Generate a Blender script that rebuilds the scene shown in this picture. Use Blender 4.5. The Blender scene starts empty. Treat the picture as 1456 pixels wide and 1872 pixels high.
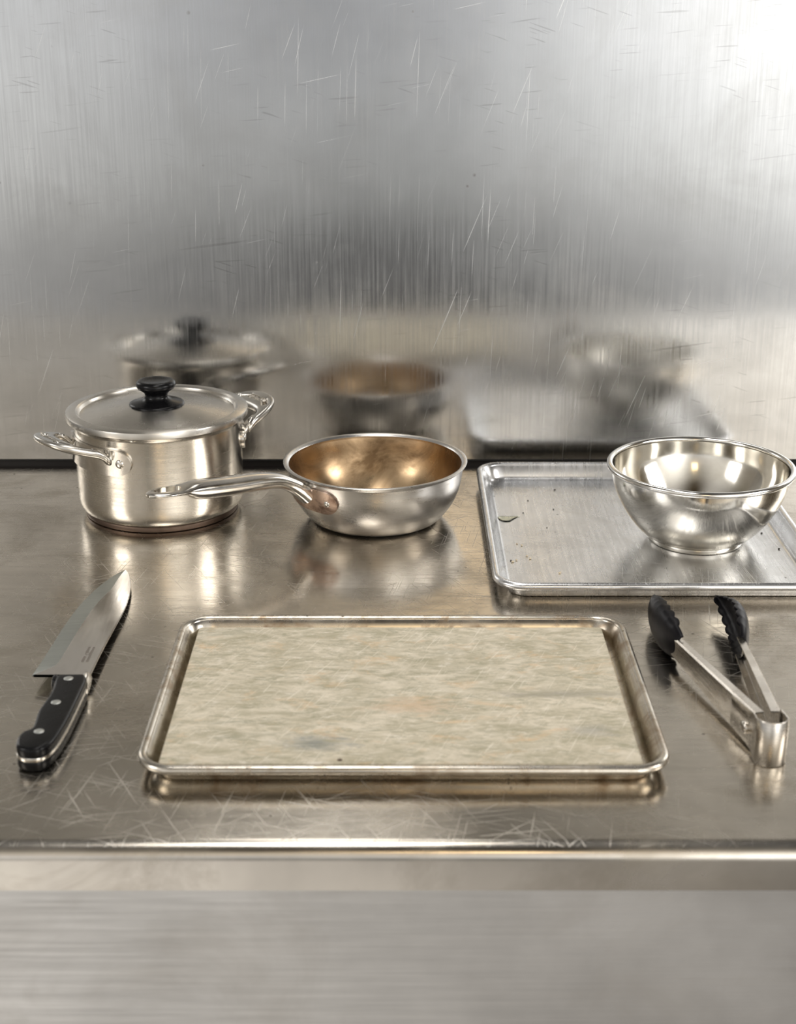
import bpy, bmesh, math, random
from mathutils import Vector, Matrix
random.seed(7)
PI = math.pi
scene = bpy.context.scene
COL = scene.collection

# ------------------------------------------------------------------ camera
TH = math.atan(989/2720)
cam_d = bpy.data.cameras.new('camera'); cam = bpy.data.objects.new('camera', cam_d); COL.objects.link(cam)
cam.location = (0, -1.49, .49); cam.rotation_euler = (PI/2-TH, 0, 0)
cam_d.sensor_fit = 'VERTICAL'; cam_d.sensor_height = 36; cam_d.lens = 36*2720/1872
cam_d.clip_start = .02
cam_d.dof.use_dof = True; cam_d.dof.focus_distance = 1.30; cam_d.dof.aperture_fstop = 9
scene.camera = cam

# ------------------------------------------------------------------ view
vs = scene.view_settings
vs.view_transform = 'Standard'; vs.look = 'None'; vs.gamma = 1; vs.use_curve_mapping = False
vs.exposure = 0.20

# ------------------------------------------------------------------ world: the bright kitchen behind the camera
w = bpy.data.worlds.new('kitchen'); scene.world = w; w.use_nodes = True
nt = w.node_tree; nt.nodes.clear()
N = nt.nodes.new; L = nt.links.new
wout = N('ShaderNodeOutputWorld'); bg = N('ShaderNodeBackground'); tc = N('ShaderNodeTexCoord')
sep = N('ShaderNodeSeparateXYZ'); L(tc.outputs['Generated'], sep.inputs[0])
mr = N('ShaderNodeMapRange'); mr.inputs[1].default_value = -1; mr.inputs[2].default_value = 1
L(sep.outputs[2], mr.inputs[0])
ramp = N('ShaderNodeValToRGB'); L(mr.outputs[0], ramp.inputs[0])
STOPS = [(-1, (.20,.18,.16)), (-.50, (.17,.155,.14)), (-.20, (.03,.028,.025)), (-.168, (.035,.033,.03)), (-.142, (.36,.36,.34)),
         (-.09, (.43,.435,.43)), (0, (.45,.46,.485)), (.10, (.40,.40,.39)), (.25, (.45,.42,.38)), (.38, (.44,.41,.37)), (.50, (.34,.32,.28)), (.68, (.12,.11,.10)), (1, (.12,.12,.12))]
el = ramp.color_ramp.elements
el[0].position = 0; el[0].color = (*STOPS[0][1], 1); el[1].position = 1; el[1].color = (*STOPS[-1][1], 1)
for z, c in STOPS[1:-1]:
    e = el.new((z+1)/2); e.color = (*c, 1)
acc = ramp.outputs[0]
def blob(az, elv, tight, col, s):
    """soft bright or dark patch added to the world light; az in degrees from straight behind the camera, + = right"""
    global acc
    a, e = math.radians(az), math.radians(elv)
    v = Vector((math.sin(a)*math.cos(e), -math.cos(a)*math.cos(e), math.sin(e)))
    d = N('ShaderNodeVectorMath'); d.operation = 'DOT_PRODUCT'; L(tc.outputs['Generated'], d.inputs[0]); d.inputs[1].default_value = v
    m = N('ShaderNodeMath'); m.operation = 'SUBTRACT'; L(d.outputs['Value'], m.inputs[0]); m.inputs[1].default_value = 1
    m2 = N('ShaderNodeMath'); m2.operation = 'MULTIPLY'; L(m.outputs[0], m2.inputs[0]); m2.inputs[1].default_value = tight
    ex = N('ShaderNodeMath'); ex.operation = 'EXPONENT'; L(m2.outputs[0], ex.inputs[0])
    sc = N('ShaderNodeVectorMath'); sc.operation = 'SCALE'; sc.inputs[0].default_value = [k*s for k in col]; L(ex.outputs[0], sc.inputs['Scale'])
    ad = N('ShaderNodeVectorMath'); ad.operation = 'ADD'; L(acc, ad.inputs[0]); L(sc.outputs[0], ad.inputs[1]); acc = ad.outputs[0]
blob(26, 5, 30, (1, .995, .98), 3.5)        # big window, right behind the photographer
blob(-22, 3, 30, (1, .99, .97), .36)       # lesser window, left
blob(-2, -7, 50, (1, .98, .94), -.27)      # photographer and far dark doorway
blob(-4, 24, 150, (1, .72, .36), .2)         # warm lamps
blob(0, 50, 14, (1, 1, 1), -.26)
blob(40, 28, 10, (1, .97, .92), .8)
blob(19, 27, 45, (1, .97, .92), .38)
blob(85, 20, 6, (1, 1, 1), -.35)
blob(-85, 20, 8, (1, 1, 1), -.2)
blob(-45, 35, 10, (1, .97, .92), .5)
blob(-26, -34, 9, (1, .98, .95), .95)     # bright patch added low left so the table front shades across
blob(20, -38, 14, (1, .98, .95), -.13)  # dark patch added low right to darken that end of the table front
mx = N('ShaderNodeVectorMath'); mx.operation = 'MAXIMUM'; L(acc, mx.inputs[0]); mx.inputs[1].default_value = (.012,)*3
L(mx.outputs[0], bg.inputs[0]); bg.inputs[1].default_value = 1.0; L(bg.outputs[0], wout.inputs[0])

# ------------------------------------------------------------------ lamps
def area(name, loc, target, sx, sy, power, col):
    d = bpy.data.lights.new(name, 'AREA'); d.shape = 'RECTANGLE'; d.size = sx; d.size_y = sy; d.energy = power; d.color = col
    o = bpy.data.objects.new(name, d); COL.objects.link(o); o.location = loc
    o.rotation_euler = (Vector(target)-Vector(loc)).to_track_quat('-Z', 'Y').to_euler(); return o
area('ceiling_strip_lamp', (-.12, -.62, 1.6), (-.05, -.35, 0), .42, .8, 6.5, (1, .97, .93))
area('window_light_left', (-1.7, -1.3, .95), (0, -.3, .05), .7, .8, 9, (1, .98, .96))
area('window_light_right', (1.9, -1.0, 1.0), (.1, -.3, .05), .7, .9, 15, (1, .98, .96))
area('warm_lamp', (.15, -2.5, 1.25), (0, -.2, .05), .35, .35, 1.1, (1, .72, .38))

# ------------------------------------------------------------------ materials
def newmat(name):
    m = bpy.data.materials.new(name); m.use_nodes = True
    t = m.node_tree; b = t.nodes['Principled BSDF']; return m, t, b
def nd(t, ty, **k):
    n = t.nodes.new(ty)
    for a, v in k.items():
        if a.startswith('i_'): n.inputs[a[2:]].default_value = v
        else: setattr(n, a, v)
    return n
def mathn(t, op, a, b=None, clamp=False):
    n = t.nodes.new('ShaderNodeMath'); n.operation = op; n.use_clamp = clamp
    for i, v in enumerate((a, b)):
        if v is None: continue
        if isinstance(v, (int, float)): n.inputs[i].default_value = v
        else: t.links.new(v, n.inputs[i])
    return n.outputs[0]
def mapr(t, v, a, b, c, d):
    n = t.nodes.new('ShaderNodeMapRange'); t.links.new(v, n.inputs[0])
    for i, x in enumerate((a, b, c, d)): n.inputs[i+1].default_value = x
    return n.outputs[0]
def noise(t, vec, scale, detail=3, rough=.5, dist=0):
    n = nd(t, 'ShaderNodeTexNoise'); n.inputs['Scale'].default_value = scale; n.inputs['Detail'].default_value = detail
    n.inputs['Roughness'].default_value = rough; n.inputs['Distortion'].default_value = dist
    if vec is not None: t.links.new(vec, n.inputs['Vector'])
    return n.outputs['Fac']
def mapping(t, vec, scale=(1,1,1), rot=(0,0,0), loc=(0,0,0)):
    n = nd(t, 'ShaderNodeMapping'); n.inputs['Scale'].default_value = scale; n.inputs['Rotation'].default_value = rot; n.inputs['Location'].default_value = loc
    t.links.new(vec, n.inputs['Vector']); return n.outputs[0]
def mixc(t, f, a, b, blend='MIX'):
    n = nd(t, 'ShaderNodeMix', data_type='RGBA', blend_type=blend)
    if isinstance(f, (int, float)): n.inputs[0].default_value = f
    else: t.links.new(f, n.inputs[0])
    for i, v in ((6, a), (7, b)):
        if isinstance(v, tuple): n.inputs[i].default_value = (*v, 1) if len(v) == 3 else v
        else: t.links.new(v, n.inputs[i])
    return n.outputs[2]
def scratches(t, vec, axis, specs):
    """sum of thin straight streaks; axis = plane normal axis ('y' wall, 'z' counter); specs: (angle deg, thin scale, long scale, threshold)"""
    out = None
    for k, (ang, thin, lng, th) in enumerate(specs):
        a = math.radians(ang)
        if axis == 'z': v = mapping(t, vec, (1,1,1), (0,0,a), (k*3.1,k*1.7,0)); v = mapping(t, v, (lng, thin, 90))
        else:           v = mapping(t, vec, (1,1,1), (0,a,0), (k*3.1,0,k*1.7)); v = mapping(t, v, (lng, .001, thin))
        n = noise(t, v, 1, 1, .3, .15)
        m = mapr(t, n, th, th+.035, 0, 1)
        out = m if out is None else mathn(t, 'MAXIMUM', out, m)
    return out

def steel(name, base=(.62,.60,.57), rough=.25, var=.06, aniso=0., tangent=None, radial=None, stain=None, stain_amt=.3, stain_scale=12,
          brush=None, scr=None, dscr=None, scr_axis='z', speck=0, gate=.60, bump=.0, scr_amt=.5, cloud=6):
    m, t, b = newmat(name)
    tcn = nd(t, 'ShaderNodeTexCoord'); vec = tcn.outputs['Object']
    b.inputs['Metallic'].default_value = 1
    col = None
    n1 = noise(t, vec, cloud, 5, .6)
    r = mapr(t, n1, .3, .7, rough-var, rough+var)
    dark = tuple(c*.86 for c in base); light = tuple(min(1, c*1.08) for c in base)
    col = mixc(t, mapr(t, n1, .35, .65, 0, 1), dark, light)
    h = None
    if brush:
        bs = mapping(t, vec, brush); nb = noise(t, bs, 1, 3, .6)
        col = mixc(t, mapr(t, nb, .3, .7, 0, 1), col, mixc(t, 1., col, (.86,.86,.86), 'MULTIPLY'))
        r = mathn(t, 'ADD', r, mapr(t, nb, .3, .7, -.04, .05)); h = nb
    if stain:
        ns = noise(t, mapping(t, vec, (1,1,1), (0,0,0), (5,3,1)), stain_scale, 6, .65, .6)
        f = mapr(t, ns, .48, .68, 0, stain_amt); col = mixc(t, f, col, stain); r = mathn(t, 'ADD', r, mathn(t, 'MULTIPLY', f, .18))
    if scr:
        s = scratches(t, vec, scr_axis, scr)
        patch = mapr(t, noise(t, vec, 5, 2), .42, .6, .25, 1)
        s = mathn(t, 'MULTIPLY', s, patch)
        gz = nd(t, 'ShaderNodeSeparateXYZ'); t.links.new(tcn.outputs['Normal'], gz.inputs[0])
        s = mathn(t, 'MULTIPLY', s, mathn(t, 'GREATER_THAN', mathn(t, 'ABSOLUTE', gz.outputs[2 if scr_axis == 'z' else 1]), .8))
        col = mixc(t, mathn(t, 'MULTIPLY', s, scr_amt), col, (.92,.90,.86)); r = mathn(t, 'ADD', r, mathn(t, 'MULTIPLY', s, .25))
    if dscr:
        s = scratches(t, vec, scr_axis, dscr)
        s = mathn(t, 'MULTIPLY', s, mapr(t, noise(t, vec, 6, 2), .45, .6, .1, 1))
        gz = nd(t, 'ShaderNodeSeparateXYZ'); t.links.new(tcn.outputs['Normal'], gz.inputs[0])
        s = mathn(t, 'MULTIPLY', s, mathn(t, 'GREATER_THAN', mathn(t, 'ABSOLUTE', gz.outputs[2 if scr_axis == 'z' else 1]), .8))
        col = mixc(t, mathn(t, 'MULTIPLY', s, .3), col, (.20,.19,.18))
    if speck:
        v = nd(t, 'ShaderNodeTexVoronoi'); v.inputs['Scale'].default_value = speck; t.links.new(vec, v.inputs['Vector'])
        gate = mapr(t, noise(t, vec, speck*.35, 2), gate, gate+.06, 0, .8)
        sp = mathn(t, 'MULTIPLY', mapr(t, v.outputs['Distance'], .06, .13, 1, 0), gate)
        col = mixc(t, sp, col, (.04,.028,.02)); r = mathn(t, 'ADD', r, mathn(t, 'MULTIPLY', sp, .3))
    t.links.new(col, b.inputs['Base Color']); t.links.new(r, b.inputs['Roughness'])
    if aniso:
        b.inputs['Anisotropic'].default_value = aniso
        if radial:
            tg = nd(t, 'ShaderNodeTangent', direction_type='RADIAL', axis=radial); t.links.new(tg.outputs[0], b.inputs['Tangent']); b.inputs['Anisotropic Rotation'].default_value = .25
        elif tangent:
            cx = nd(t, 'ShaderNodeCombineXYZ'); cx.inputs[0].default_value, cx.inputs[1].default_value, cx.inputs[2].default_value = tangent
            t.links.new(cx.outputs[0], b.inputs['Tangent'])
    if bump:
        src = h if h is not None else noise(t, vec, 60, 3)
        bn = nd(t, 'ShaderNodeBump'); bn.inputs['Strength'].default_value = bump; bn.inputs['Distance'].default_value = .001
        t.links.new(src, bn.inputs['Height']); t.links.new(bn.outputs[0], b.inputs['Normal'])
    return m

M = {}
M['wall'] = steel('brushed_wall_steel', (.60,.60,.595), .145, .03, .5, (1,0,0), None, (.33,.32,.30), .30, 7,
                  brush=(420, 1, 9), scr=[(68, 900, 9, .735), (75, 800, 11, .74), (12, 900, 12, .76), (88, 1000, 8, .72)], dscr=[(4, 420, 22, .70), (-18, 500, 26, .71), (8, 260, 9, .73)], scr_axis='y', speck=55, cloud=3.0, scr_amt=.2)
M['counter'] = steel('worn_counter_steel', (.665,.615,.54), .19, .05, .2, (0,1,0), None, (.36,.315,.25), .6, 10,
                  brush=(14, 260, 1), scr=[(20, 700, 14, .685), (62, 700, 16, .69), (100, 800, 14, .69), (140, 700, 18, .70), (170, 800, 12, .69)], dscr=[(6, 380, 20, .68), (-25, 450, 24, .69), (40, 500, 20, .70)], speck=85, cloud=7, scr_amt=.2)
M['apron'] = steel('apron_steel', (.60,.58,.55), .38, .05, 0, brush=(10, 1, 300), stain=(.4,.37,.33), stain_amt=.3)
M['pot'] = steel('satin_pot_steel', (.70,.665,.605), .22, .05, .5, None, 'Z', (.50,.44,.36), .35, 22, brush=(18,18,500), speck=60, cloud=14)
M['pot_base'] = steel('burnt_base_steel', (.12,.085,.065), .4, .08, 0, stain=(.10,.07,.05), stain_amt=.6, stain_scale=30)
M['lid'] = steel('spun_lid_steel', (.62,.59,.54), .27, .04, .75, None, 'Z', (.5,.46,.40), .3, 20, cloud=14)
M['polish'] = steel('polished_steel', (.70,.67,.62), .15, .04, 0, stain=(.38,.31,.24), stain_amt=.25, stain_scale=40, cloud=40)
M['grip'] = steel('satin_grip_steel', (.66,.635,.59), .26, .04, 0, stain=(.38,.31,.24), stain_amt=.2, stain_scale=40)
M['handle_text'] = steel('engraved_steel', (.50,.47,.42), .35, .05, 0, bump=.9)
M['pan_out'] = steel('worn_pan_steel', (.74,.72,.69), .27, .07, .3, None, 'Z', (.46,.40,.34), .4, 18, brush=(12,12,260), speck=50, cloud=12)
M['pan_in'] = steel('heat_tinted_steel', (.42,.30,.18), .25, .08, .3, None, 'Z', (.13,.08,.04), .85, 20, speck=45, cloud=20)
M['tinted'] = steel('heat_stained_bracket_steel', (.56,.42,.34), .28, .07, 0, stain=(.12,.065,.04), stain_amt=.9, stain_scale=60)
M['bowl'] = steel('bowl_steel', (.66,.635,.58), .10, .04, .3, None, 'Z', (.55,.50,.42), .25, 22, cloud=20)
M['bowl_rim'] = steel('bowl_rim_steel', (.78,.76,.72), .13, .03)
M['alu'] = steel('worn_aluminium', (.86,.865,.875), .26, .05, .2, (1,0,0), None, (.50,.48,.45), .35, 16, brush=(300, 10, 1),
                 scr=[(85, 900, 14, .69), (100, 800, 18, .70), (20, 800, 20, .71)], speck=95, cloud=9, scr_amt=.35)
M['tray_old'] = steel('baked_on_tray_steel', (.60,.56,.49), .24, .07, .1, (1,0,0), None, (.24,.15,.07), .75, 40, speck=110, gate=.50, cloud=20)
M['blade'] = steel('blade_steel', (.70,.675,.64), .15, .03, .2, (0,1,0), None, (.5,.47,.43), .2, 30, brush=(500, 20, 1), cloud=20)
M['edge'] = steel('ground_edge_steel', (.52,.54,.50), .34, .04, .3, (0,1,0), brush=(20, 700, 1))
M['tong'] = steel('tong_steel', (.66,.62,.56), .25, .05, 0, None, None, (.42,.37,.30), .4, 30, brush=(30,30,500), cloud=20)

def plain(name, col, rough, metallic=0, spec=.5):
    m, t, b = newmat(name); tcn = nd(t, 'ShaderNodeTexCoord')
    n = noise(t, tcn.outputs['Object'], 90, 3)
    t.links.new(mixc(t, n, tuple(c*.85 for c in col), tuple(c*1.15 for c in col)), b.inputs['Base Color'])
    t.links.new(mapr(t, n, .3, .7, rough-.05, rough+.06), b.inputs['Roughness'])
    b.inputs['Metallic'].default_value = metallic; b.inputs['Specular IOR Level'].default_value = spec
    return m
M['black'] = plain('black_phenolic_plastic', (.004,.004,.0045), .24, 0, .2)
M['nylon'] = plain('black_nylon', (.005,.0045,.006), .38, 0, .15)
M['rivet'] = steel('satin_rivet_steel', (.62,.63,.60), .4, .04)
M['mark'] = plain('etched_marks', (.16,.14,.12), .5)
M['gap'] = plain('gap_shade_black', (.015,.012,.010), .6)  # black colour standing in for the shade inside the gap
M['crumb'] = plain('pale_crumb', (.66,.56,.40), .6)
M['char'] = plain('burnt_crumb', (.03,.022,.016), .6)
# slab
m, t, b = newmat('mottled_cream_slab'); tcn = nd(t, 'ShaderNodeTexCoord'); v = tcn.outputs['Object']
vs1 = mapping(t, v, (1, 2.2, 1)); a1 = noise(t, vs1, 34, 8, .74, .6)
c = mixc(t, mapr(t, a1, .38, .62, 0, 1), (.45,.405,.285), (.74,.665,.53))
a2 = noise(t, mapping(t, v, (1, 2.6, 1), (0,0,0), (2,1,0)), 60, 8, .78, .5)
c = mixc(t, mapr(t, a2, .50, .62, 0, .75), c, (.36,.335,.23))
a3 = noise(t, mapping(t, v, (1, 2.0, 1), (0,0,0), (7,1,0)), 22, 6, .7, .5)
c = mixc(t, mapr(t, a3, .56, .68, 0, .6), c, (.72,.50,.28))
a4 = noise(t, mapping(t, v, (1, 3, 1), (0,0,0), (1,9,0)), 7, 5, .6, .3)
c = mixc(t, mapr(t, a4, .58, .74, 0, .4), c, (.38,.39,.33))
a5 = noise(t, mapping(t, v, (1, 3, 1), (0,0,.1), (4,4,0)), 90, 6, .8, .3)
c = mixc(t, mapr(t, a5, .54, .66, 0, .75), c, (.84,.78,.68))
sc_ = scratches(t, v, 'z', [(-62, 600, 22, .70), (-70, 700, 26, .70), (-20, 600, 30, .72)])
c = mixc(t, mathn(t, 'MULTIPLY', sc_, .5), c, (.86,.80,.68))
# grey stain spots
for (sx, sy, rx, ry, col, am) in ((-.055,-.618,.022,.010,(.20,.22,.21),.75), (.118,-.547,.045,.006,(.27,.25,.20),.6), (.012,-.565,.03,.012,(.60,.40,.24),.45), (.13,-.60,.018,.008,(.30,.30,.28),.5)):
    mp = mapping(t, v, (1/rx, 1/ry, 0), (0,0,0), (-sx/rx, -sy/ry, 0))
    ln = nd(t, 'ShaderNodeVectorMath', operation='LENGTH'); t.links.new(mp, ln.inputs[0])
    dd = mathn(t, 'ADD', ln.outputs['Value'], mapr(t, a2, .3, .7, -.9, .9))
    c = mixc(t, mapr(t, dd, .2, 1.3, am, 0), c, col)
vo = nd(t, 'ShaderNodeTexVoronoi'); vo.inputs['Scale'].default_value = 26; t.links.new(v, vo.inputs['Vector'])
sp = mathn(t, 'MULTIPLY', mapr(t, vo.outputs['Distance'], .035, .055, 1, 0), mapr(t, noise(t, v, 9, 2), .53, .56, 0, 1))
c = mixc(t, sp, c, (.09,.06,.04))
t.links.new(c, b.inputs['Base Color']); t.links.new(mapr(t, a2, .3, .7, .36, .52), b.inputs['Roughness']); b.inputs['Specular IOR Level'].default_value = .35
M['slab'] = m
m, t, b = newmat('oil'); b.inputs['Base Color'].default_value = (.93,.95,.84,1); b.inputs['Roughness'].default_value = .04
b.inputs['Transmission Weight'].default_value = 1; b.inputs['IOR'].default_value = 1.45
nn = noise(t, nd(t, 'ShaderNodeTexCoord').outputs['Object'], 40, 2); t.links.new(mapr(t, nn, .3, .7, .03, .08), b.inputs['Roughness']); M['oil'] = m

# ------------------------------------------------------------------ mesh helpers
def link(name, me, mat, parent=None, smooth=True, loc=None, sharp=35):
    o = bpy.data.objects.new(name, me); COL.objects.link(o)
    if mat is not None:
        me.materials.clear(); me.materials.append(mat)
    if smooth:
        for p in me.polygons: p.use_smooth = True
        if sharp: me.set_sharp_from_angle(angle=math.radians(sharp))
    if parent: o.parent = parent
    if loc: o.location = loc
    return o
def frombm(name, bm, mat, parent=None, **k):
    bmesh.ops.recalc_face_normals(bm, faces=bm.faces)
    me = bpy.data.meshes.new(name); bm.to_mesh(me); bm.free(); return link(name, me, mat, parent, **k)
def tag(o, label=None, cat=None, group=None, kind=None):
    for k, v in (('label', label), ('category', cat), ('group', group), ('kind', kind)):
        if v: o[k] = v
    return o
def thing(name, loc, label, cat, rz=0, group=None):
    o = bpy.data.objects.new(name, None); COL.objects.link(o); o.location = loc; o.rotation_euler = (0,0,rz); o.empty_display_size = .02
    return tag(o, label, cat, group)
def cr(pts, n=8, closed=False):
    """Catmull-Rom through points (any dimension)"""
    P = [Vector(p) for p in pts]; out = []; k = len(P); seg = k if closed else k-1
    for i in range(seg):
        g = (lambda j: P[j % k]) if closed else (lambda j: P[max(0, min(k-1, j))])
        p0, p1, p2, p3 = g(i-1), g(i), g(i+1), g(i+2)
        for s in range(n):
            u = s/n
            out.append(.5*((2*p1)+(-p0+p2)*u+(2*p0-5*p1+4*p2-p3)*u*u+(-p0+3*p1-3*p2+p3)*u**3))
    if not closed: out.append(P[-1])
    return out
def lathe(prof, n=128, bm=None, closed=False):
    """prof = (r,z) list; r==0 ends become poles"""
    bm = bm or bmesh.new(); rings = []
    for r, z in prof:
        if r < 1e-6: rings.append([bm.verts.new((0,0,z))])
        else: rings.append([bm.verts.new((r*math.cos(2*PI*i/n), r*math.sin(2*PI*i/n), z)) for i in range(n)])
    pairs = list(zip(rings, rings[1:])) + ([(rings[-1], rings[0])] if closed else [])
    for a, b_ in pairs:
        for i in range(n):
            j = (i+1) % n
            if len(a) == 1 and len(b_) == 1: break
            if len(a) == 1: bm.faces.new((a[0], b_[j], b_[i]))
            elif len(b_) == 1: bm.faces.new((a[i], a[j], b_[0]))
            else: bm.faces.new((a[i], a[j], b_[j], b_[i]))
    return bm
def rrect(x0, x1, y0, y1, r, n=12):
    out = []
    for cx, cy, a0 in ((x1-r, y1-r, 0), (x0+r, y1-r, 90), (x0+r, y0+r, 180), (x1-r, y0+r, 270)):
        for i in range(n+1):
            a = math.radians(a0+90*i/n); out.append((cx+r*math.cos(a), cy+r*math.sin(a)))
    return out
def loft(sections, bm=None, cap=True, closed=True):
    bm = bm or bmesh.new(); R = [[bm.verts.new(p) for p in s] for s in sections]; n = len(R[0])
    for a, b_ in zip(R, R[1:]):
        for i in range(n if closed else n-1):
            j = (i+1) % n; bm.faces.new((a[i], a[j], b_[j], b_[i]))
    if cap: bm.faces.new(R[0][::-1]); bm.faces.new(R[-1])
    return bm
def plate(outlines, thick, bevel=.0004, res=3):
    """flat plate from 2-D outlines (first outer, rest holes), centred on z=0; returns mesh"""
    cu = bpy.data.curves.new('tmp', 'CURVE'); cu.dimensions = '2D'; cu.fill_mode = 'BOTH'
    cu.extrude = max(thick/2-bevel, 1e-5); cu.bevel_depth = bevel; cu.bevel_resolution = res; cu.offset = -bevel
    for ol in outlines:
        s = cu.splines.new('POLY'); s.points.add(len(ol)-1)
        for p, q in zip(s.points, ol): p.co = (q[0], q[1], 0, 1)
        s.use_cyclic_u = True
    o = bpy.data.objects.new('tmp', cu); COL.objects.link(o)
    dg = bpy.context.evaluated_depsgraph_get(); dg.update()
    me = bpy.data.meshes.new_from_object(o.evaluated_get(dg))
    bpy.data.objects.remove(o); bpy.data.curves.remove(cu)
    bm = bmesh.new(); bm.from_mesh(me); bmesh.ops.remove_doubles(bm, verts=bm.verts, dist=1e-6)
    bmesh.ops.recalc_face_normals(bm, faces=bm.faces); bm.to_mesh(me); bm.free()
    return me
def dome(r, h, n=24, k=6):
    return lathe([(r, -.0012)] + [(r*math.cos(PI/2*i/k), h*math.sin(PI/2*i/k)) for i in range(k)] + [(0, h)], n)
def orient(bm, loc, nrm):
    q = Vector(nrm).to_track_quat('Z', 'Y'); bmesh.ops.transform(bm, matrix=Matrix.Translation(loc) @ q.to_matrix().to_4x4(), verts=bm.verts); return bm

# ------------------------------------------------------------------ structure
CB = -.010; CFY = -.7265; ER = .010
bm = bmesh.new(); W = 1.3
# back wall: steel sheet with thickness, bottom hem curling back
sec = [(0, 1.25), (0, .0075), (.0012, .0055), (.004, .005), (.02, .005), (.02, 1.25)]
loft([[(x, y, z) for y, z in sec] for x in (-W, W)], bm)
o = frombm('wall_back', bm, M['wall'], smooth=False); tag(o, kind='structure')
bm = bmesh.new(); loft([[(x, y, z) for y, z in ((CB, -.004), (.02, -.004), (.02, .005), (.006, .005), (.006,-.003), (CB,-.0039))] for x in (-W, W)], bm)  # black strip added in place of the shaded gap behind the table
o = frombm('gap_strip_1', bm, M['gap'], smooth=False); tag(o, kind='structure')

t_ = thing('work_table', (0, -.37, -.9), 'long scratched stainless steel work table with rounded front edge, against the wall', 'work table')
def world_child(name, bm, mat, par, **k):
    bmesh.ops.transform(bm, matrix=Matrix.Translation(-Vector(par.location)), verts=bm.verts)
    return frombm(name, bm, mat, par, **k)
sec = [(CB, 0)] + [(CFY+ER - ER*math.sin(PI/2*i/8), -ER + ER*math.cos(PI/2*i/8)) for i in range(9)] + [(CFY, -.030), (CFY+.0015, -.030), (CFY+.0015, -.0135), (CFY+.010, -.003), (CB, -.003)]
bm = loft([[(x, y, z) for y, z in sec] for x in (-W, W)])
top = frombm('tabletop', bm, M['counter'], t_, sharp=40); top.location = (0, .37, .9)
bm = bmesh.new()
sec = [(CFY+.004, -.004), (CFY+.004, -.22), (CFY+.012, -.232), (CFY+.03, -.232), (CFY+.03, -.004)]
loft([[(x, y, z) for y, z in sec] for x in (-W, W)], bm)
o = frombm('front_apron', bm, M['apron'], t_, smooth=False); o.location = (0, .37, .9)
for lx in (-1.2, 1.2):
    for ly in (-.66, -.08):
        bm = lathe([(0,-.9),(.022,-.9),(.022,-.88),(.019,-.875),(.019,-.004),(0,-.004)], 24)
        o = frombm('leg', bm, M['apron'], t_); o.location = (lx, ly+.37, .9)

# ------------------------------------------------------------------ sheet pans
def tray(name, x0, x1, y0, y1, r, H, label, mat, bead=.0032, flare=.010, loc_z=0.0, cat='baking tray'):
    cx, cy = (x0+x1)/2, (y0+y1)/2
    th = thing(name, (cx, cy, loc_z), label, cat)
    X0, X1, Y0, Y1 = x0-cx, x1-cx, y0-cy, y1-cy
    T = .0016; b_ = bead
    prof = []                                    # (inset from outermost outline, z) inner side first, going outwards, then outer side back
    fl = b_*2+flare
    prof += [(fl+.030, T), (fl+.004, T)]
    for i in range(1, 5): a = PI/2*i/5; prof.append((fl+.004-.005*math.sin(a)*.9, T+.005*(1-math.cos(a))))
    prof.append((b_*2+.0025, H-b_*1.5))
    prof.append((b_*2-.0002, H-b_*.5))
    for i in range(0, 11): a = PI*(.12+ .99*i/10)*1.15; prof.append((b_+b_*math.cos(a), H-b_+b_*math.sin(a)))
    prof.append((b_*1.6, H-b_*1.7)); prof.append((b_*2+.0014, H-b_*2.2))
    prof.append((fl-.0008, .004)); prof.append((fl+.0005, .0012)); prof.append((fl+.003, 0)); prof.append((fl+.030, 0))
    bm = bmesh.new(); R = []
    for ins, z in prof:
        rr = max(r-ins*.72, .006)
        R.append([bm.verts.new((px, py, z)) for px, py in rrect(X0+ins, X1-ins, Y0+ins, Y1-ins, rr, 10)])
    n = len(R[0])
    for a, c_ in zip(R, R[1:]):
        for i in range(n): j = (i+1) % n; bm.faces.new((a[i], a[j], c_[j], c_[i]))
    bm.faces.new(R[0]); bm.faces.new(R[-1][::-1])
    body = frombm('tray_body', bm, mat, th, sharp=60)
    # rolled wire rim is its own visible bead
    bm = bmesh.new(); R = []
    for i in range(12):
        a = 2*PI*i/12; ins = b_+(b_+.0004)*math.cos(a); z = H-b_+(b_+.0004)*math.sin(a)
        R.append([bm.verts.new((px, py, z)) for px, py in rrect(X0+ins, X1-ins, Y0+ins, Y1-ins, r-ins*.72, 10)])
    for i in range(12):
        a, c_ = R[i], R[(i+1) % 12]
        for q in range(n): j = (q+1) % n; bm.faces.new((a[q], a[j], c_[j], c_[q]))
    frombm('rolled_rim', bm, mat, th, sharp=0)
    return th
tray('sheet_pan', .0795, .3630, -.3630, -.0365, .026, .0168, 'silvery aluminium sheet pan at the right back, carrying the mixing bowl', M['alu'], bead=.0032, flare=.0060)
tray('sheet_pan', -.1685, .1755, -.6605, -.4210, .024, .0158, 'browned old sheet pan in the front centre with baked-on stains, holding the cream slab', M['tray_old'], bead=.0028, flare=.0050)

# cream slab
sl = plate([rrect(-.1548, .1582, -.6450, -.4330, .0025, 4)], .0088, .0010); 
for v_ in sl.vertices: v_.co.z += .0017+.0044
o = link('stone_slab', sl, M['slab'], sharp=30); tag(o, 'cream rectangular slab mottled with grey and orange stains, lying in the front sheet pan', 'slab')

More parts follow.
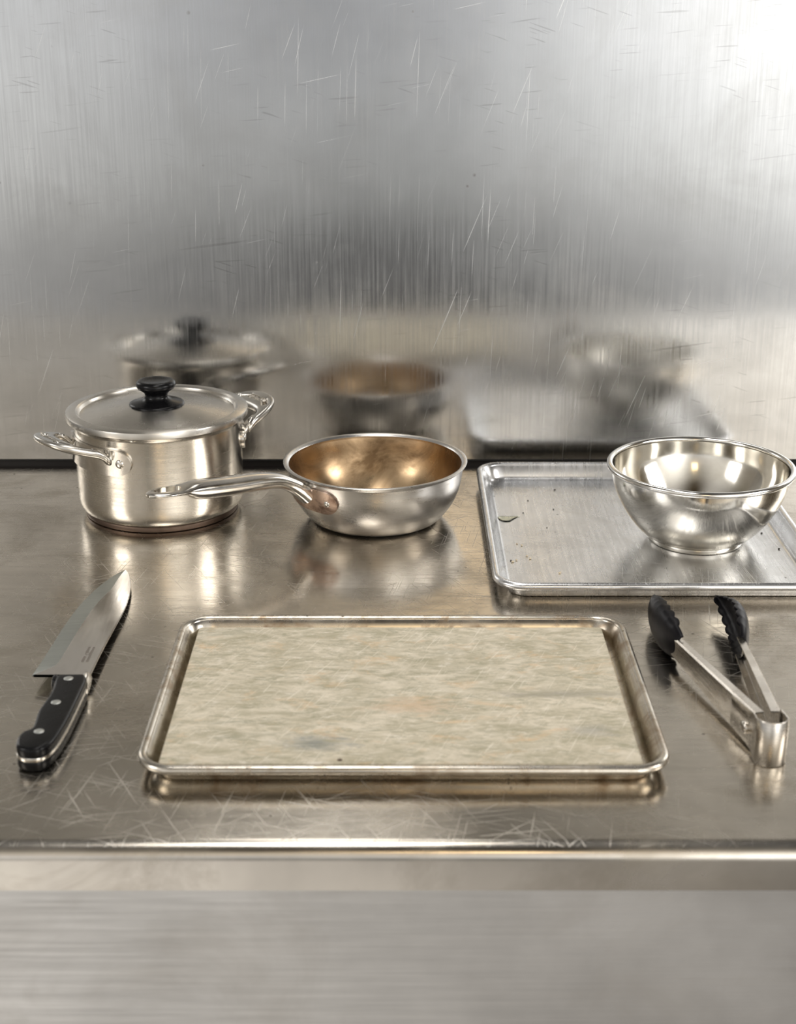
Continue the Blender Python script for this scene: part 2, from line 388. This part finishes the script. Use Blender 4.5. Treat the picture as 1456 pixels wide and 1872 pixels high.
# oil and crumbs on the back pan
bm = bmesh.new(); ol = cr([(-.017,.004),(-.010,.0065),(.002,.0060),(.017,.0065),(.024,.0055),(.012,-.001),(.003,-.0065),(-.008,-.0065),(-.015,-.002)], 5, True)
R = []
for s, z in ((1,0),(.97,.0004),(.86,.0006),(.6,.0007),(.25,.0007)): R.append([bm.verts.new((p[0]*s*.52, p[1]*s*1.2, z)) for p in ol])
for a, c_ in zip(R, R[1:]):
    for i in range(len(ol)): j = (i+1) % len(ol); bm.faces.new((a[i], a[j], c_[j], c_[i]))
bm.faces.new(R[-1]); bm.faces.new(R[0][::-1])
o = frombm('oil_puddle', bm, M['oil'], loc=(.1035, -.1665, .0017)); tag(o, 'small greenish puddle of oil near the left wall of the back sheet pan', 'puddle')
PALE = ['pale crumb nearest the oil puddle, on the left of the back sheet pan', 'pale crumb just right of the one nearest the oil puddle',
        'upper crumb of the pale pair halfway down the left of the back sheet pan', 'lower crumb of the pale pair halfway down the left of the back sheet pan',
        'right crumb of the pale pair by the front left corner of the back sheet pan', 'left crumb of the pale pair by the front left corner of the back sheet pan',
        'larger of two pale crumbs near the front edge of the back sheet pan', 'smaller of two pale crumbs near the front edge of the back sheet pan']
DARK = ['black crumb against the far wall of the back sheet pan', 'black crumb behind the oil puddle, second farthest back', 'black crumb just behind the oil puddle in the back sheet pan',
        'black crumb left of the mixing bowl, towards the far wall', 'black crumb in the open middle of the back sheet pan, left of the bowl',
        'black crumb by the front left corner of the back sheet pan', 'nearer of two black crumbs right of the mixing bowl', 'farther of two black crumbs right of the mixing bowl']
def crumb(x, y, z, s, mat, label, group, seed, name='crumb'):
    rnd = random.Random(seed); bm = bmesh.new(); bmesh.ops.create_icosphere(bm, subdivisions=2, radius=1)
    for v_ in bm.verts: v_.co *= rnd.uniform(.75, 1.15); v_.co.x *= s*rnd.uniform(1.0,1.1); v_.co.y *= s*.8; v_.co.z *= s*.5
    o = frombm(name, bm, mat, loc=(x, y, z+s*.45)); o.rotation_euler.z = rnd.uniform(0, 3); tag(o, label, 'crumb', group)
for i, (x, y, s, k) in enumerate([(.108,-.232,.0010,0),(.112,-.236,.0012,0),(.1145,-.262,.0011,0),(.117,-.268,.0013,0),(.1045,-.272,.0012,0),(.1010,-.276,.0014,0),(.1395,-.302,.0012,0),(.1405,-.300,.0008,0)]):
    crumb(x, y, .0017, s, M['crumb'], PALE[i], 'pale crumbs in the back sheet pan', i)
for i, (x, y, s) in enumerate([(.157,-.083,.0011),(.1275,-.115,.0009),(.120,-.150,.0008),(.150,-.140,.0008),(.139,-.190,.0007),(.0995,-.273,.0010),(.3425,-.245,.0012),(.336,-.205,.0010)]):
    crumb(x, y, .0017, s, M['char'], DARK[i], 'black crumbs in the back sheet pan', 20+i)

# ------------------------------------------------------------------ mixing bowl
BO = thing('mixing_bowl', (.2728, -.2170, .0018), 'polished stainless steel mixing bowl with a rolled rim, sitting on the back sheet pan', 'bowl')
RB = .0825; HB = .0705; RF = .0425
outer = cr([(RF, .0035), (.050,.0085), (.0605,.0200), (.0700,.0350), (.0772,.0520), (.0800,.0690)], 10)
inner = [(p[0]-.0011, p[1]+.0006) for p in outer]
prof = [(0,.0028),(RF-.003,.0028),(RF-.001,.0032)] + [(p[0],p[1]) for p in outer] + [(p[0],p[1]) for p in reversed(inner)] + [(RF-.0005,.0045),(RF-.006,.0040),(0,.0040)]
frombm('bowl_body', lathe(prof), M['bowl'], BO, sharp=50)
frombm('foot_ring', lathe([(RF-.0015,0),(RF,0),(RF+.0006,.0006),(RF+.0006,.0042),(RF-.001,.0046),(RF-.0015,.003)], closed=True), M['bowl'], BO, sharp=50)
br = .0028
frombm('rolled_rim', lathe([(.0813+br*1.05*math.cos(2*PI*i/14), .0695+br*math.sin(2*PI*i/14)) for i in range(14)], closed=True), M['bowl_rim'], BO, sharp=0)

# ------------------------------------------------------------------ saucier pan
PN = thing('saucepan', (-.0215, -.1540, 0), 'open steel pan with heat-browned inside and long handle, right of the lidded pot', 'pan')
outer = cr([(.052,.0),(.0605,.0022),(.0675,.0090),(.0755,.0210),(.0805,.0350),(.0828,.0490),(.0835,.0530)], 8)
inner = [(p[0]-.0020, max(p[1], .003)+.0004) for p in outer]
bm = lathe([(0,.0003),(.045,.0003)]+[(p[0],p[1]) for p in outer]+[(.0845,.0545),(.0865,.0556),(.0868,.0566),(.0855,.0572),(.0830,.0568),(.0815,.0550)])
frombm('pan_body', bm, M['pan_out'], PN, sharp=50)
bm = lathe([(.0816,.0551)]+[(p[0],p[1]) for p in reversed(inner) if p[1] < .0545 and p[0] > .058]+[(.054,.0032),(.04,.0030),(0,.0030)])
frombm('inner_surface', bm, M['pan_in'], PN, sharp=50)
def saddle(az0, az1, zc, hw, rfun, th, edge_round=.45, n=40, m=10, sag=0.0):
    """stadium-shaped bracket wrapped on the side of a round vessel"""
    bm = bmesh.new(); G = []
    for i in range(n+1):
        u = -1+2*i/n; az = math.radians(az0+(az1-az0)*(u+1)/2)
        k = abs(u); e = 1-edge_round
        hh = hw if k < e else hw*math.sqrt(max(0, 1-((k-e)/edge_round)**2))
        hh = max(hh, .0004)
        row = []
        for j in range(m+1):
            vv = -1+2*j/m; z = zc + vv*hh + sag*(1-u*u)
            r = rfun(z)+.0002; row.append((r*math.cos(az), r*math.sin(az), z))
        G.append(row)
    Va = [[bm.verts.new(p) for p in row] for row in G]
    Vb = [[bm.verts.new((p[0]*(1+th/math.hypot(p[0],p[1])), p[1]*(1+th/math.hypot(p[0],p[1])), p[2])) for p in row] for row in G]
    for i in range(n):
        for j in range(m):
            bm.faces.new((Va[i][j], Va[i][j+1], Va[i+1][j+1], Va[i+1][j])); bm.faces.new((Vb[i][j], Vb[i+1][j], Vb[i+1][j+1], Vb[i][j+1]))
        bm.faces.new((Va[i][0], Va[i+1][0], Vb[i+1][0], Vb[i][0])); bm.faces.new((Va[i][m], Vb[i][m], Vb[i+1][m], Va[i+1][m]))
    for j in range(m):
        bm.faces.new((Va[0][j], Vb[0][j], Vb[0][j+1], Va[0][j+1])); bm.faces.new((Va[n][j], Va[n][j+1], Vb[n][j+1], Vb[n][j]))
    return bm
def interp(tab):
    def f(z):
        if z <= tab[0][1]: return tab[0][0]
        for (r0, z0), (r1, z1) in zip(tab, tab[1:]):
            if z <= z1: return r0+(r1-r0)*(z-z0)/(z1-z0)
        return tab[-1][0]
    return f
panr = interp([(p[0], p[1]) for p in outer])
AZ = -137.5
br_ = frombm('handle_bracket', saddle(AZ-24, AZ+24, .0375, .0115, panr, .0022), M['tinted'], PN, sharp=50)
for da in (-16.5, 16.5):
    a = math.radians(AZ+da); r = panr(.0375)+.0022
    frombm('rivet', orient(dome(.0031, .0016), (r*math.cos(a), r*math.sin(a), .0375), (math.cos(a), math.sin(a), -.15)), M['polish'], br_)
# handle: solid bar lofted along a path, radial plane at azimuth AZ; frame: e radial, s sideways, z up
ca, sa = math.cos(math.radians(AZ)), math.sin(math.radians(AZ))
path = cr([(.0825,.0415,.0075,.0065),(.0900,.0480,.0072,.0060),(.1030,.0570,.0072,.0052),(.1180,.0640,.0080,.0055),(.1380,.0680,.0090,.0062),(.1620,.0705,.0096,.0066),(.1860,.0735,.0100,.0068),(.2050,.0760,.0100,.0062),(.2160,.0780,.0100,.0034),(.2240,.0788,.0106,.0022),(.2370,.0800,.0106,.0018),(.2480,.0806,.0070,.0018),(.2530,.0806,.0022,.0012)], 6)
secs = []
for i, p in enumerate(path):
    q0, q1 = path[max(0,i-1)], path[min(len(path)-1,i+1)]
    T_ = Vector((q1[0]-q0[0], q1[1]-q0[1])).normalized(); nx, nz = -T_[1], T_[0]
    ring = []
    for k in range(28):
        a = 2*PI*k/28; cs, sn = math.cos(a), math.sin(a)
        sgn = lambda v: (1 if v >= 0 else -1)
        s = 1.15*p[2]*sgn(cs)*abs(cs)**.75; h = 1.4*p[3]*sgn(sn)*abs(sn)**(.9 if sn > 0 else .8)
        if sn > 0: h *= .75
        e = p[0]+nx*h; z = p[1]+nz*h
        ring.append((e*ca - s*sa, e*sa + s*ca, z))
    secs.append(ring)
def booled(bm, cutter_bm):
    bmesh.ops.recalc_face_normals(bm, faces=bm.faces); bmesh.ops.recalc_face_normals(cutter_bm, faces=cutter_bm.faces)
    ma, mb = bpy.data.meshes.new('a'), bpy.data.meshes.new('b'); bm.to_mesh(ma); cutter_bm.to_mesh(mb); bm.free(); cutter_bm.free()
    oa, ob = bpy.data.objects.new('a', ma), bpy.data.objects.new('b', mb); COL.objects.link(oa); COL.objects.link(ob)
    md = oa.modifiers.new('c', 'BOOLEAN'); md.operation = 'DIFFERENCE'; md.object = ob; md.solver = 'EXACT'
    dg = bpy.context.evaluated_depsgraph_get(); dg.update()
    me = bpy.data.meshes.new_from_object(oa.evaluated_get(dg)); bpy.data.objects.remove(oa); bpy.data.objects.remove(ob); return me
# hanging hole
ring_pts = []
for k in range(28):
    a = 2*PI*k/28; s = .0074*math.cos(a); e = .2330+.0130*math.sin(a); ring_pts.append((e*ca-s*sa, e*sa+s*ca))
cut = loft([[(x, y, .06) for x, y in ring_pts], [(x, y, .10) for x, y in ring_pts]])
hm = booled(loft(secs), cut)
hd = link('handle', hm, M['polish'], PN, sharp=40)
# engraved strip on the handle top: low raised dashes
bm = bmesh.new()
rnd = random.Random(3)
def path_top(e):
    for a, b2 in zip(path, path[1:]):
        if a[0] <= e <= b2[0]:
            f = (e-a[0])/(b2[0]-a[0]+1e-9); return a[1]+(b2[1]-a[1])*f + .75*(a[3]+(b2[3]-a[3])*f)
for k in range(30):
    e = .128+k*.0019
    for s in (-.0028, .0002):
        if rnd.random() < .15: continue
        zc = path_top(e)+.3*.0052; l = .0004+rnd.random()*.0006; ww = .0008+rnd.random()*.0006
        pts = [(e-l, s-ww), (e+l, s-ww+rnd.uniform(-.0005,.0005)), (e+l, s+ww), (e-l, s+ww)]
        loft([[(x*ca-y*sa, x*sa+y*ca, zc-.0008) for x, y in pts], [(x*ca-y*sa, x*sa+y*ca, zc+.0001) for x, y in pts]], bm)
frombm('engraving', bm, M['tinted'], hd, smooth=False)

# ------------------------------------------------------------------ lidded pot
PT = thing('stock_pot', (-.2290, -.1275, 0), 'lidded stainless steel pot with two side handles and a black knob', 'pot')
RP = .0790
frombm('base_disc', lathe([(0,0),(.0715,0),(.0728,.0008),(.0730,.0040),(.0722,.0052),(0,.0052)]), M['pot_base'], PT, sharp=50)
body = cr([(.0700,.0050),(.0745,.0066),(.0775,.0110),(.0788,.0180),(.0790,.0300)], 6)
prof = [(0,.0050)]+[(p[0],p[1]) for p in body]+[(.0790,.0880),(.0795,.0905),(.0818,.0922),(.0822,.0932),(.0790,.0935),(.0776,.0920),(.0774,.0110),(.06,.0080),(0,.0080)]
frombm('pot_body', lathe(prof, 160), M['pot'], PT, sharp=50)
LD = frombm('lid', lathe([(0,.1052),(.012,.1049),(.035,.1030),(.055,.1002),(.0700,.0976),(.0728,.0972),(.0735,.0978),(.0745,.1000),(.0765,.1012),(.0835,.1008),(.0855,.1000),(.0860,.0985),(.0858,.0945),(.0848,.0938),(.0838,.0945),(.0828,.0950),(.0740,.0950),(.055,.0985),(.012,.1030),(0,.1035)], 160), M['lid'], PT, sharp=28)
frombm('knob', lathe([(0,.1045),(.0255,.1030),(.0262,.1040),(.0258,.1052),(.0235,.1062),(.0150,.1080),(.0118,.1100),(.0108,.1125),(.0112,.1150),(.0135,.1172),(.0172,.1195),(.0188,.1222),(.0184,.1250),(.0165,.1268),(.0140,.1272),(.0110,.1264),(0,.1258)], 96), M['black'], LD, sharp=0)
potr = lambda z: RP
def pot_handle(az):
    H = frombm('handle', saddle(az-41, az+41, .0690, .0122, potr, .0028, edge_round=.30, n=60), M['polish'], PT, sharp=50)
    for da in (-33, 33):
        a = math.radians(az+da); r = RP+.0028
        frombm('rivet', orient(dome(.0042, .0018), (r*math.cos(a), r*math.sin(a), .0690), (math.cos(a), math.sin(a), 0)), M['polish'], H)
    c_, s_ = math.cos(math.radians(az)), math.sin(math.radians(az))
    # grip plate in local (s,e): e radial from pot axis
    o1 = cr([(-.040,.0775),(-.0395,.0860),(-.0365,.0960),(-.0300,.1095),(-.0200,.1195),(-.0070,.1238),(.0070,.1238),(.0200,.1195),(.0300,.1095),(.0365,.0960),(.0395,.0860),(.040,.0775),(.0320,.0770),(.0300,.0870),(.0265,.0935),(.0180,.0985),(0,.1000),(-.0180,.0985),(-.0265,.0935),(-.0300,.0870),(-.0320,.0770)], 5, True)
    def slot(s0, s1, e0, e1, w_):
        d = Vector((s1-s0, e1-e0)).normalized(); nrm = Vector((-d[1], d[0])); pts = []
        for k in range(8): a = PI*k/7; pts.append((s1+w_*(math.sin(a)*d[0]+math.cos(a)*nrm[0]), e1+w_*(math.sin(a)*d[1]+math.cos(a)*nrm[1])))
        for k in range(8): a = PI*k/7; pts.append((s0-w_*(math.sin(a)*d[0]+math.cos(a)*nrm[0]), e0-w_*(math.sin(a)*d[1]+math.cos(a)*nrm[1])))
        return pts
    me = plate([[(p[0], p[1]) for p in o1], slot(.0130, .0215, .1125, .1075, .0019), slot(-.0215, -.0130, .1075, .1125, .0019)], .0078, .0032, 4)
    bm = bmesh.new(); bm.from_mesh(me)
    bmesh.ops.triangulate(bm, faces=[f for f in bm.faces if len(f.verts) > 4])
    bmesh.ops.subdivide_edges(bm, edges=[e for e in bm.edges if e.calc_length() > .006], cuts=1)
    for v_ in bm.verts:
        s, e, z = v_.co
        zz = .0775+ (e-.0775)*.30 - .004*max(0, (.088-e)/.0105)**2 + z*(1-.25*max(0, (e-.11)/.014))
        v_.co = (e*c_ - s*s_, e*s_ + s*c_, zz)
    frombm('grip', bm, M['grip'], H, sharp=45)
    # thick neck where each arm meets the bracket
    for sd in (-1, 1):
        secs = []
        for e, z, sw, hh in ((.0800,.0700,.0050,.0050),(.0830,.0725,.0050,.0048),(.0860,.0765,.0046,.0040),(.0900,.0800,.0042,.0028),(.0950,.0825,.0036,.0020)):
            sc = .0330 if e < .086 else .0330-(e-.086)*.18
            rr = math.sqrt(max(e*e-sc*sc, 0)) if e < .086 else e-.0072
            ring = []
            for k in range(16):
                a = 2*PI*k/16; s = sd*sc + sw*math.cos(a); z2 = z+hh*math.sin(a)
                ring.append((rr*c_ - s*s_, rr*s_ + s*c_, z2))
            secs.append(ring)
        frombm('neck', loft(secs), M['grip'], H, sharp=0)
    # engraved mark between the slots
    bm = bmesh.new(); rnd = random.Random(int(az)+500)
    for k in range(13):
        for rr in (.1095, .1135):
            s = -.0105+k*.0017; l = .0003+rnd.random()*.0004; ww = .0007+rnd.random()*.0007
            zc = .0775+(rr-.0775)*.30+.0038
            pts = [(s-l, rr-ww), (s+l, rr-ww+rnd.uniform(-.0006,.0006)), (s+l, rr+ww), (s-l, rr+ww)]
            loft([[(y*c_-x*s_, y*s_+x*c_, zc-.0006) for x, y in pts], [(y*c_-x*s_, y*s_+x*c_, zc+.0003) for x, y in pts]], bm)
    frombm('engraving', bm, M['handle_text'], H, smooth=False)
pot_handle(-140)
pot_handle(38)

# ------------------------------------------------------------------ chef's knife
KN = thing('chef_knife', (-.2340, -.5300, 0), "chef's knife with a black riveted handle lying flat at the left, point towards the back", 'knife')
KL = Vector(KN.location)
edge_pts = cr([(-.5165,-.2655),(-.5129,-.2655),(-.4902,-.2643),(-.4631,-.2634),(-.4232,-.2621),(-.3863,-.2596),(-.3557,-.2552),(-.3296,-.2494),(-.3086,-.2424),(-.2975,-.2362)], 5)
spine_pts = [(-.5165,-.2234),(-.4891,-.2233),(-.4607,-.2228),(-.4232,-.2217),(-.3944,-.2207),(-.3670,-.2213),(-.3384,-.2241),(-.3147,-.2292),(-.3030,-.2330),(-.2975,-.2358)]
sp = cr(spine_pts, 5)
def spx(y):
    for a, b2 in zip(sp, sp[1:]):
        if a[0] <= y <= b2[0]: return a[1]+(b2[1]-a[1])*(y-a[0])/(b2[0]-a[0]+1e-9)
    return sp[-1][1]
bmA, bmB = bmesh.new(), bmesh.new(); SA, SB = [], []
for y, xe in [(p[0], p[1]) for p in edge_pts]:
    xs = spx(y); f = (y+.5165)/.219; zc = .0095-.0065*f
    th = .0012*(1-.55*f); wdt = xs-xe; bw = min(.0135, wdt*.45) * min(1, .12+max(0, (y+.5165))/.020)
    xb = xe+bw
    SA.append([(xb, y, zc+th*.9), (xs-.0003, y, zc+th), (xs, y, zc+th*.6), (xs, y, zc-th*.6), (xs-.0003, y, zc-th), (xb, y, zc-th*.9)])
    SB.append([(xe, y, zc), (xb, y, zc+th*.9), (xb, y, zc-th*.9)])
bmA = loft(SA); bmB = loft(SB)
for nm, bmx, mt in (('blade', bmA, 'blade'),):
    bmesh.ops.transform(bmx, matrix=Matrix.Translation(-KL), verts=bmx.verts); BL = frombm(nm, bmx, M[mt], KN, sharp=20)
bmesh.ops.transform(bmB, matrix=Matrix.Translation(-KL), verts=bmB.verts); o = frombm('cutting_edge', bmB, M['edge'], BL, sharp=20); 
# handle: two scales with steel tang between
ho = cr([(-.2270,-.5305),(-.2395,-.5300),(-.2432,-.5330),(-.2437,-.5400),(-.2426,-.5500),(-.2426,-.5642),(-.2448,-.5851),(-.2436,-.6035),(-.2440,-.6106),(-.2482,-.6151),(-.2500,-.6230),(-.2485,-.6333),(-.2440,-.6385),(-.2377,-.6400),(-.2306,-.6380),(-.2253,-.6264),(-.2228,-.6035),(-.2218,-.5795),(-.2214,-.5505),(-.2214,-.5384),(-.2235,-.5310)], 4, True)
def off(ol, d):
    c_ = Vector((-.2335, -.585)); return [((p[0]-c_[0])*(1-d/.012)+c_[0], (p[1]-c_[1])*(1-d/.055)+c_[1]) for p in ol]
for z0, z1 in ((.0099,.0182),(.0008,.0091)):
    me = plate([[(p[0], p[1]) for p in ho]], z1-z0, .0026, 4)
    up = z0 > .005
    for v_ in me.vertices:
        z = v_.co.z
        v_.co.z = z+(z0+z1)/2; v_.co.x -= KL.x; v_.co.y -= KL.y
    link('handle_scale', me, M['black'], KN, sharp=50)
me = plate([[(p[0], p[1]) for p in ho]], .0030, .0004, 1)
for v_ in me.vertices: v_.co.z += .0095; v_.co.x -= KL.x; v_.co.y -= KL.y
link('tang', me, M['polish'], KN, sharp=40, )
for x, y in ((-.2340,-.5380),(-.2350,-.5745),(-.2372,-.6160)):
    frombm('rivet', lathe([(.0034,-.004),(.0034,.0001),(.0032,.0002),(0,.0002)], 24), M['rivet'], KN, loc=(x-KL.x, y-KL.y, .0182))
# bolster at the spine side and finger guard
bm = loft([[( -.2222+cx_, y, .0097+cz_) for cx_, cz_ in [(.0030*math.cos(2*PI*k/16)-.0018, (.0083*s_)*math.sin(2*PI*k/16)) for k in range(16)]] for y, s_ in ((-.5400,.85),(-.5350,.98),(-.5290,1.0),(-.5240,.86),(-.5205,.45))])
bmesh.ops.transform(bm, matrix=Matrix.Translation(-KL), verts=bm.verts); frombm('bolster', bm, M['bowl_rim'], KN, sharp=0)
bm = bmesh.new(); bmesh.ops.create_uvsphere(bm, u_segments=20, v_segments=12, radius=1)
for v_ in bm.verts: v_.co = Vector((v_.co.x*.0030-.2452, v_.co.y*.0066-.5305, v_.co.z*.0078+.0095))-KL
frombm('finger_guard', bm, M['black'], KN, sharp=0)
# etched maker's marks on the blade (illegible in the photo)
bm = bmesh.new(); rnd = random.Random(11)
def zb(y): f = (y+.5165)/.219; return .0095-.0065*f+.0012*(1-.55*f)
for row, x in enumerate((-.2300, -.2335)):
    for k in range(13):
        y = -.4935+k*.0022
        if row and k in (5, 6, 7): continue
        l = .0007+rnd.random()*.0003; ww = .0009+rnd.random()*.0004
        pts = [(x-ww, y-l), (x+ww, y-l), (x+ww*.6, y+l), (x-ww, y+l)]
        loft([[(a, b2, zb(b2)-.0001) for a, b2 in pts], [(a, b2, zb(b2)+.00006) for a, b2 in pts]], bm)
for k in range(16):
    a, a2 = 2*PI*k/16, 2*PI*(k+1)/16
    pts = [(-.2325+r*math.cos(q), -.4790+r*1.2*math.sin(q)) for r, q in ((.0014,a),(.0020,a),(.0020,a2),(.0014,a2))]
    loft([[(x, y, zb(y)-.0001) for x, y in pts], [(x, y, zb(y)+.00006) for x, y in pts]], bm)
bmesh.ops.transform(bm, matrix=Matrix.Translation(-KL), verts=bm.verts); frombm('etched_mark', bm, M['mark'], BL, smooth=False)

# ------------------------------------------------------------------ tongs
TG = thing('tongs', (.2440, -.6000, 0), 'stainless steel kitchen tongs with scalloped black nylon tips, lying open at the right', 'tongs')
TL = Vector(TG.location)
def shift(bm): bmesh.ops.transform(bm, matrix=Matrix.Translation(-TL), verts=bm.verts); return bm
ZC = .0165
def arm(p0, p1, side):
    """channel: web on the outer side, flanges turned inwards; side=-1 left arm (web at -x)"""
    secs = []; n = 24; tk = .0009
    d = (Vector(p1)-Vector(p0)).normalized(); nin = Vector((-d[1], d[0])); nin = nin if nin[0]*(-side) > 0 else -nin
    for i in range(n+1):
        f = i/n; c_ = Vector(p0)+(Vector(p1)-Vector(p0))*f
        hh = (.0140*(1-f)+.0078*f); fw = .0070*(1-f*.2)
        zc = ZC-.0008
        P = []
        rnd_ = .0012
        out = [(fw, hh), (rnd_, hh), (0, hh-rnd_), (0, -hh+rnd_), (rnd_, -hh), (fw, -hh)]
        inn = [(fw, -hh+tk), (rnd_, -hh+tk), (tk, -hh+rnd_), (tk, hh-rnd_), (rnd_, hh-tk), (fw, hh-tk)]
        for a, z in out+inn: q = c_+nin*a; P.append((q[0], q[1], zc+z))
        secs.append(P)
    return loft(secs)
LP0, LP1 = (.2352,-.6120), (.2045,-.4790)
RP0, RP1 = (.2540,-.6100), (.2585,-.4790)
ARML = frombm('arm', shift(arm(LP0, LP1, -1)), M['tong'], TG, sharp=30)
ARMR = frombm('arm', shift(arm(RP0, RP1, 1)), M['tong'], TG, sharp=30)
# U-shaped spring end
pts = [(.2279,-.5820),(.2302,-.5920),(.2339,-.6080),(.2348,-.6150)]
cxx, cyy, rr = .2446, -.6225, .0102
for i in range(0, 17):
    a = math.radians(190+ 160*i/16); pts.append((cxx+rr*math.cos(a), cyy+rr*.95*math.sin(a)))
pts += [(.2549,-.6120),(.2552,-.6020)]
path2 = cr(pts, 3); secs = []; n = len(path2)
for i, p in enumerate(path2):
    q0, q1 = path2[max(0,i-1)], path2[min(n-1,i+1)]; d = (q1-q0).normalized(); nr = Vector((-d[1], d[0]))
    ff = min(1, i/14); fe = min(1, (n-1-i)/6); hh = .0110+.0050*min(ff, fe)
    tk = .0007
    secs.append([(p[0]+nr[0]*a, p[1]+nr[1]*a, ZC+z) for a, z in ((tk,hh-.0005),(tk*.5,hh),(-tk*.5,hh),(-tk,hh-.0005),(-tk,-hh+.0005),(-tk*.5,-hh),(tk*.5,-hh),(tk,-hh+.0005))])
SPR = frombm('spring_end', shift(loft(secs)), M['tong'], TG, sharp=40)
for (x, y, nx, ny) in ((.2314,-.6050,-1,-.25), (.2562,-.6055,1,0)):
    bm = orient(dome(.0046, .0024), (x, y, ZC-.001), (nx, ny, 0)); frombm('rivet', shift(bm), M['tong'], SPR)
def jaw(p0, p1, side, ph):
    bm = bmesh.new(); n, m = 96, 24; A, B = [], []
    p0, p1 = Vector(p0), Vector(p1); d = (p1-p0).normalized(); o_ = Vector((-d[1], d[0])); o_ = o_ if o_[0]*side > 0 else -o_
    for i in range(n+1):
        f = i/n
        # the black tip starts as a sleeve around the arm and swells to a shell, then narrows to a rounded point
        hh = .0095+.0075*math.sin(PI*min(1, f*1.02)**.75)
        if f > .38: hh *= max(0, 1-((f-.38)/.625)**2)**.75
        hh = max(hh, .001)
        bulge = .0045*math.sin(PI*f)+.001
        dep = (.0052+.0042*math.sin(PI*f**.8))*(1 if f < .6 else math.sqrt(max(.02, 1-((f-.6)/.42)**2)))
        scal = .0013*abs(math.sin(f*PI*9)) if f > .12 else 0
        c_ = p0+(p1-p0)*f
        ra, rb = [], []
        for j in range(m+1):
            a = -PI/2+PI*j/m; edge = abs(math.sin(a))**10
            out = dep*math.cos(a)**.8 if math.cos(a) > 0 else 0
            inn = edge*scal*1.8
            hx = hh*math.sin(a)*(1+ edge*scal*40*.6)
            q = c_+o_*(bulge+out-.004-inn); ra.append(bm.verts.new((q[0], q[1], ZC+.001+hx)))
            q = c_+o_*(bulge+out*.78-.004-inn-.0004); rb.append(bm.verts.new((q[0], q[1], ZC+.001+hx*.90)))
        A.append(ra); B.append(rb)
    for i in range(n):
        for j in range(m):
            bm.faces.new((A[i][j], A[i][j+1], A[i+1][j+1], A[i+1][j])); bm.faces.new((B[i][j], B[i+1][j], B[i+1][j+1], B[i][j+1]))
        for j in (0, m): bm.faces.new((A[i][j], A[i+1][j], B[i+1][j], B[i][j]))
    for k in (0, n):
        for j in range(m): bm.faces.new((A[k][j], A[k][j+1], B[k][j+1], B[k][j]))
    return bm
for (p0, p1, side, par) in (((.2085,-.4860), (.2035,-.3880), -1, ARML), ((.2570,-.4860), (.2585,-.3880), 1, ARMR)):
    frombm('nylon_tip', shift(jaw(p0, p1, side, 0)), M['nylon'], par, sharp=50)
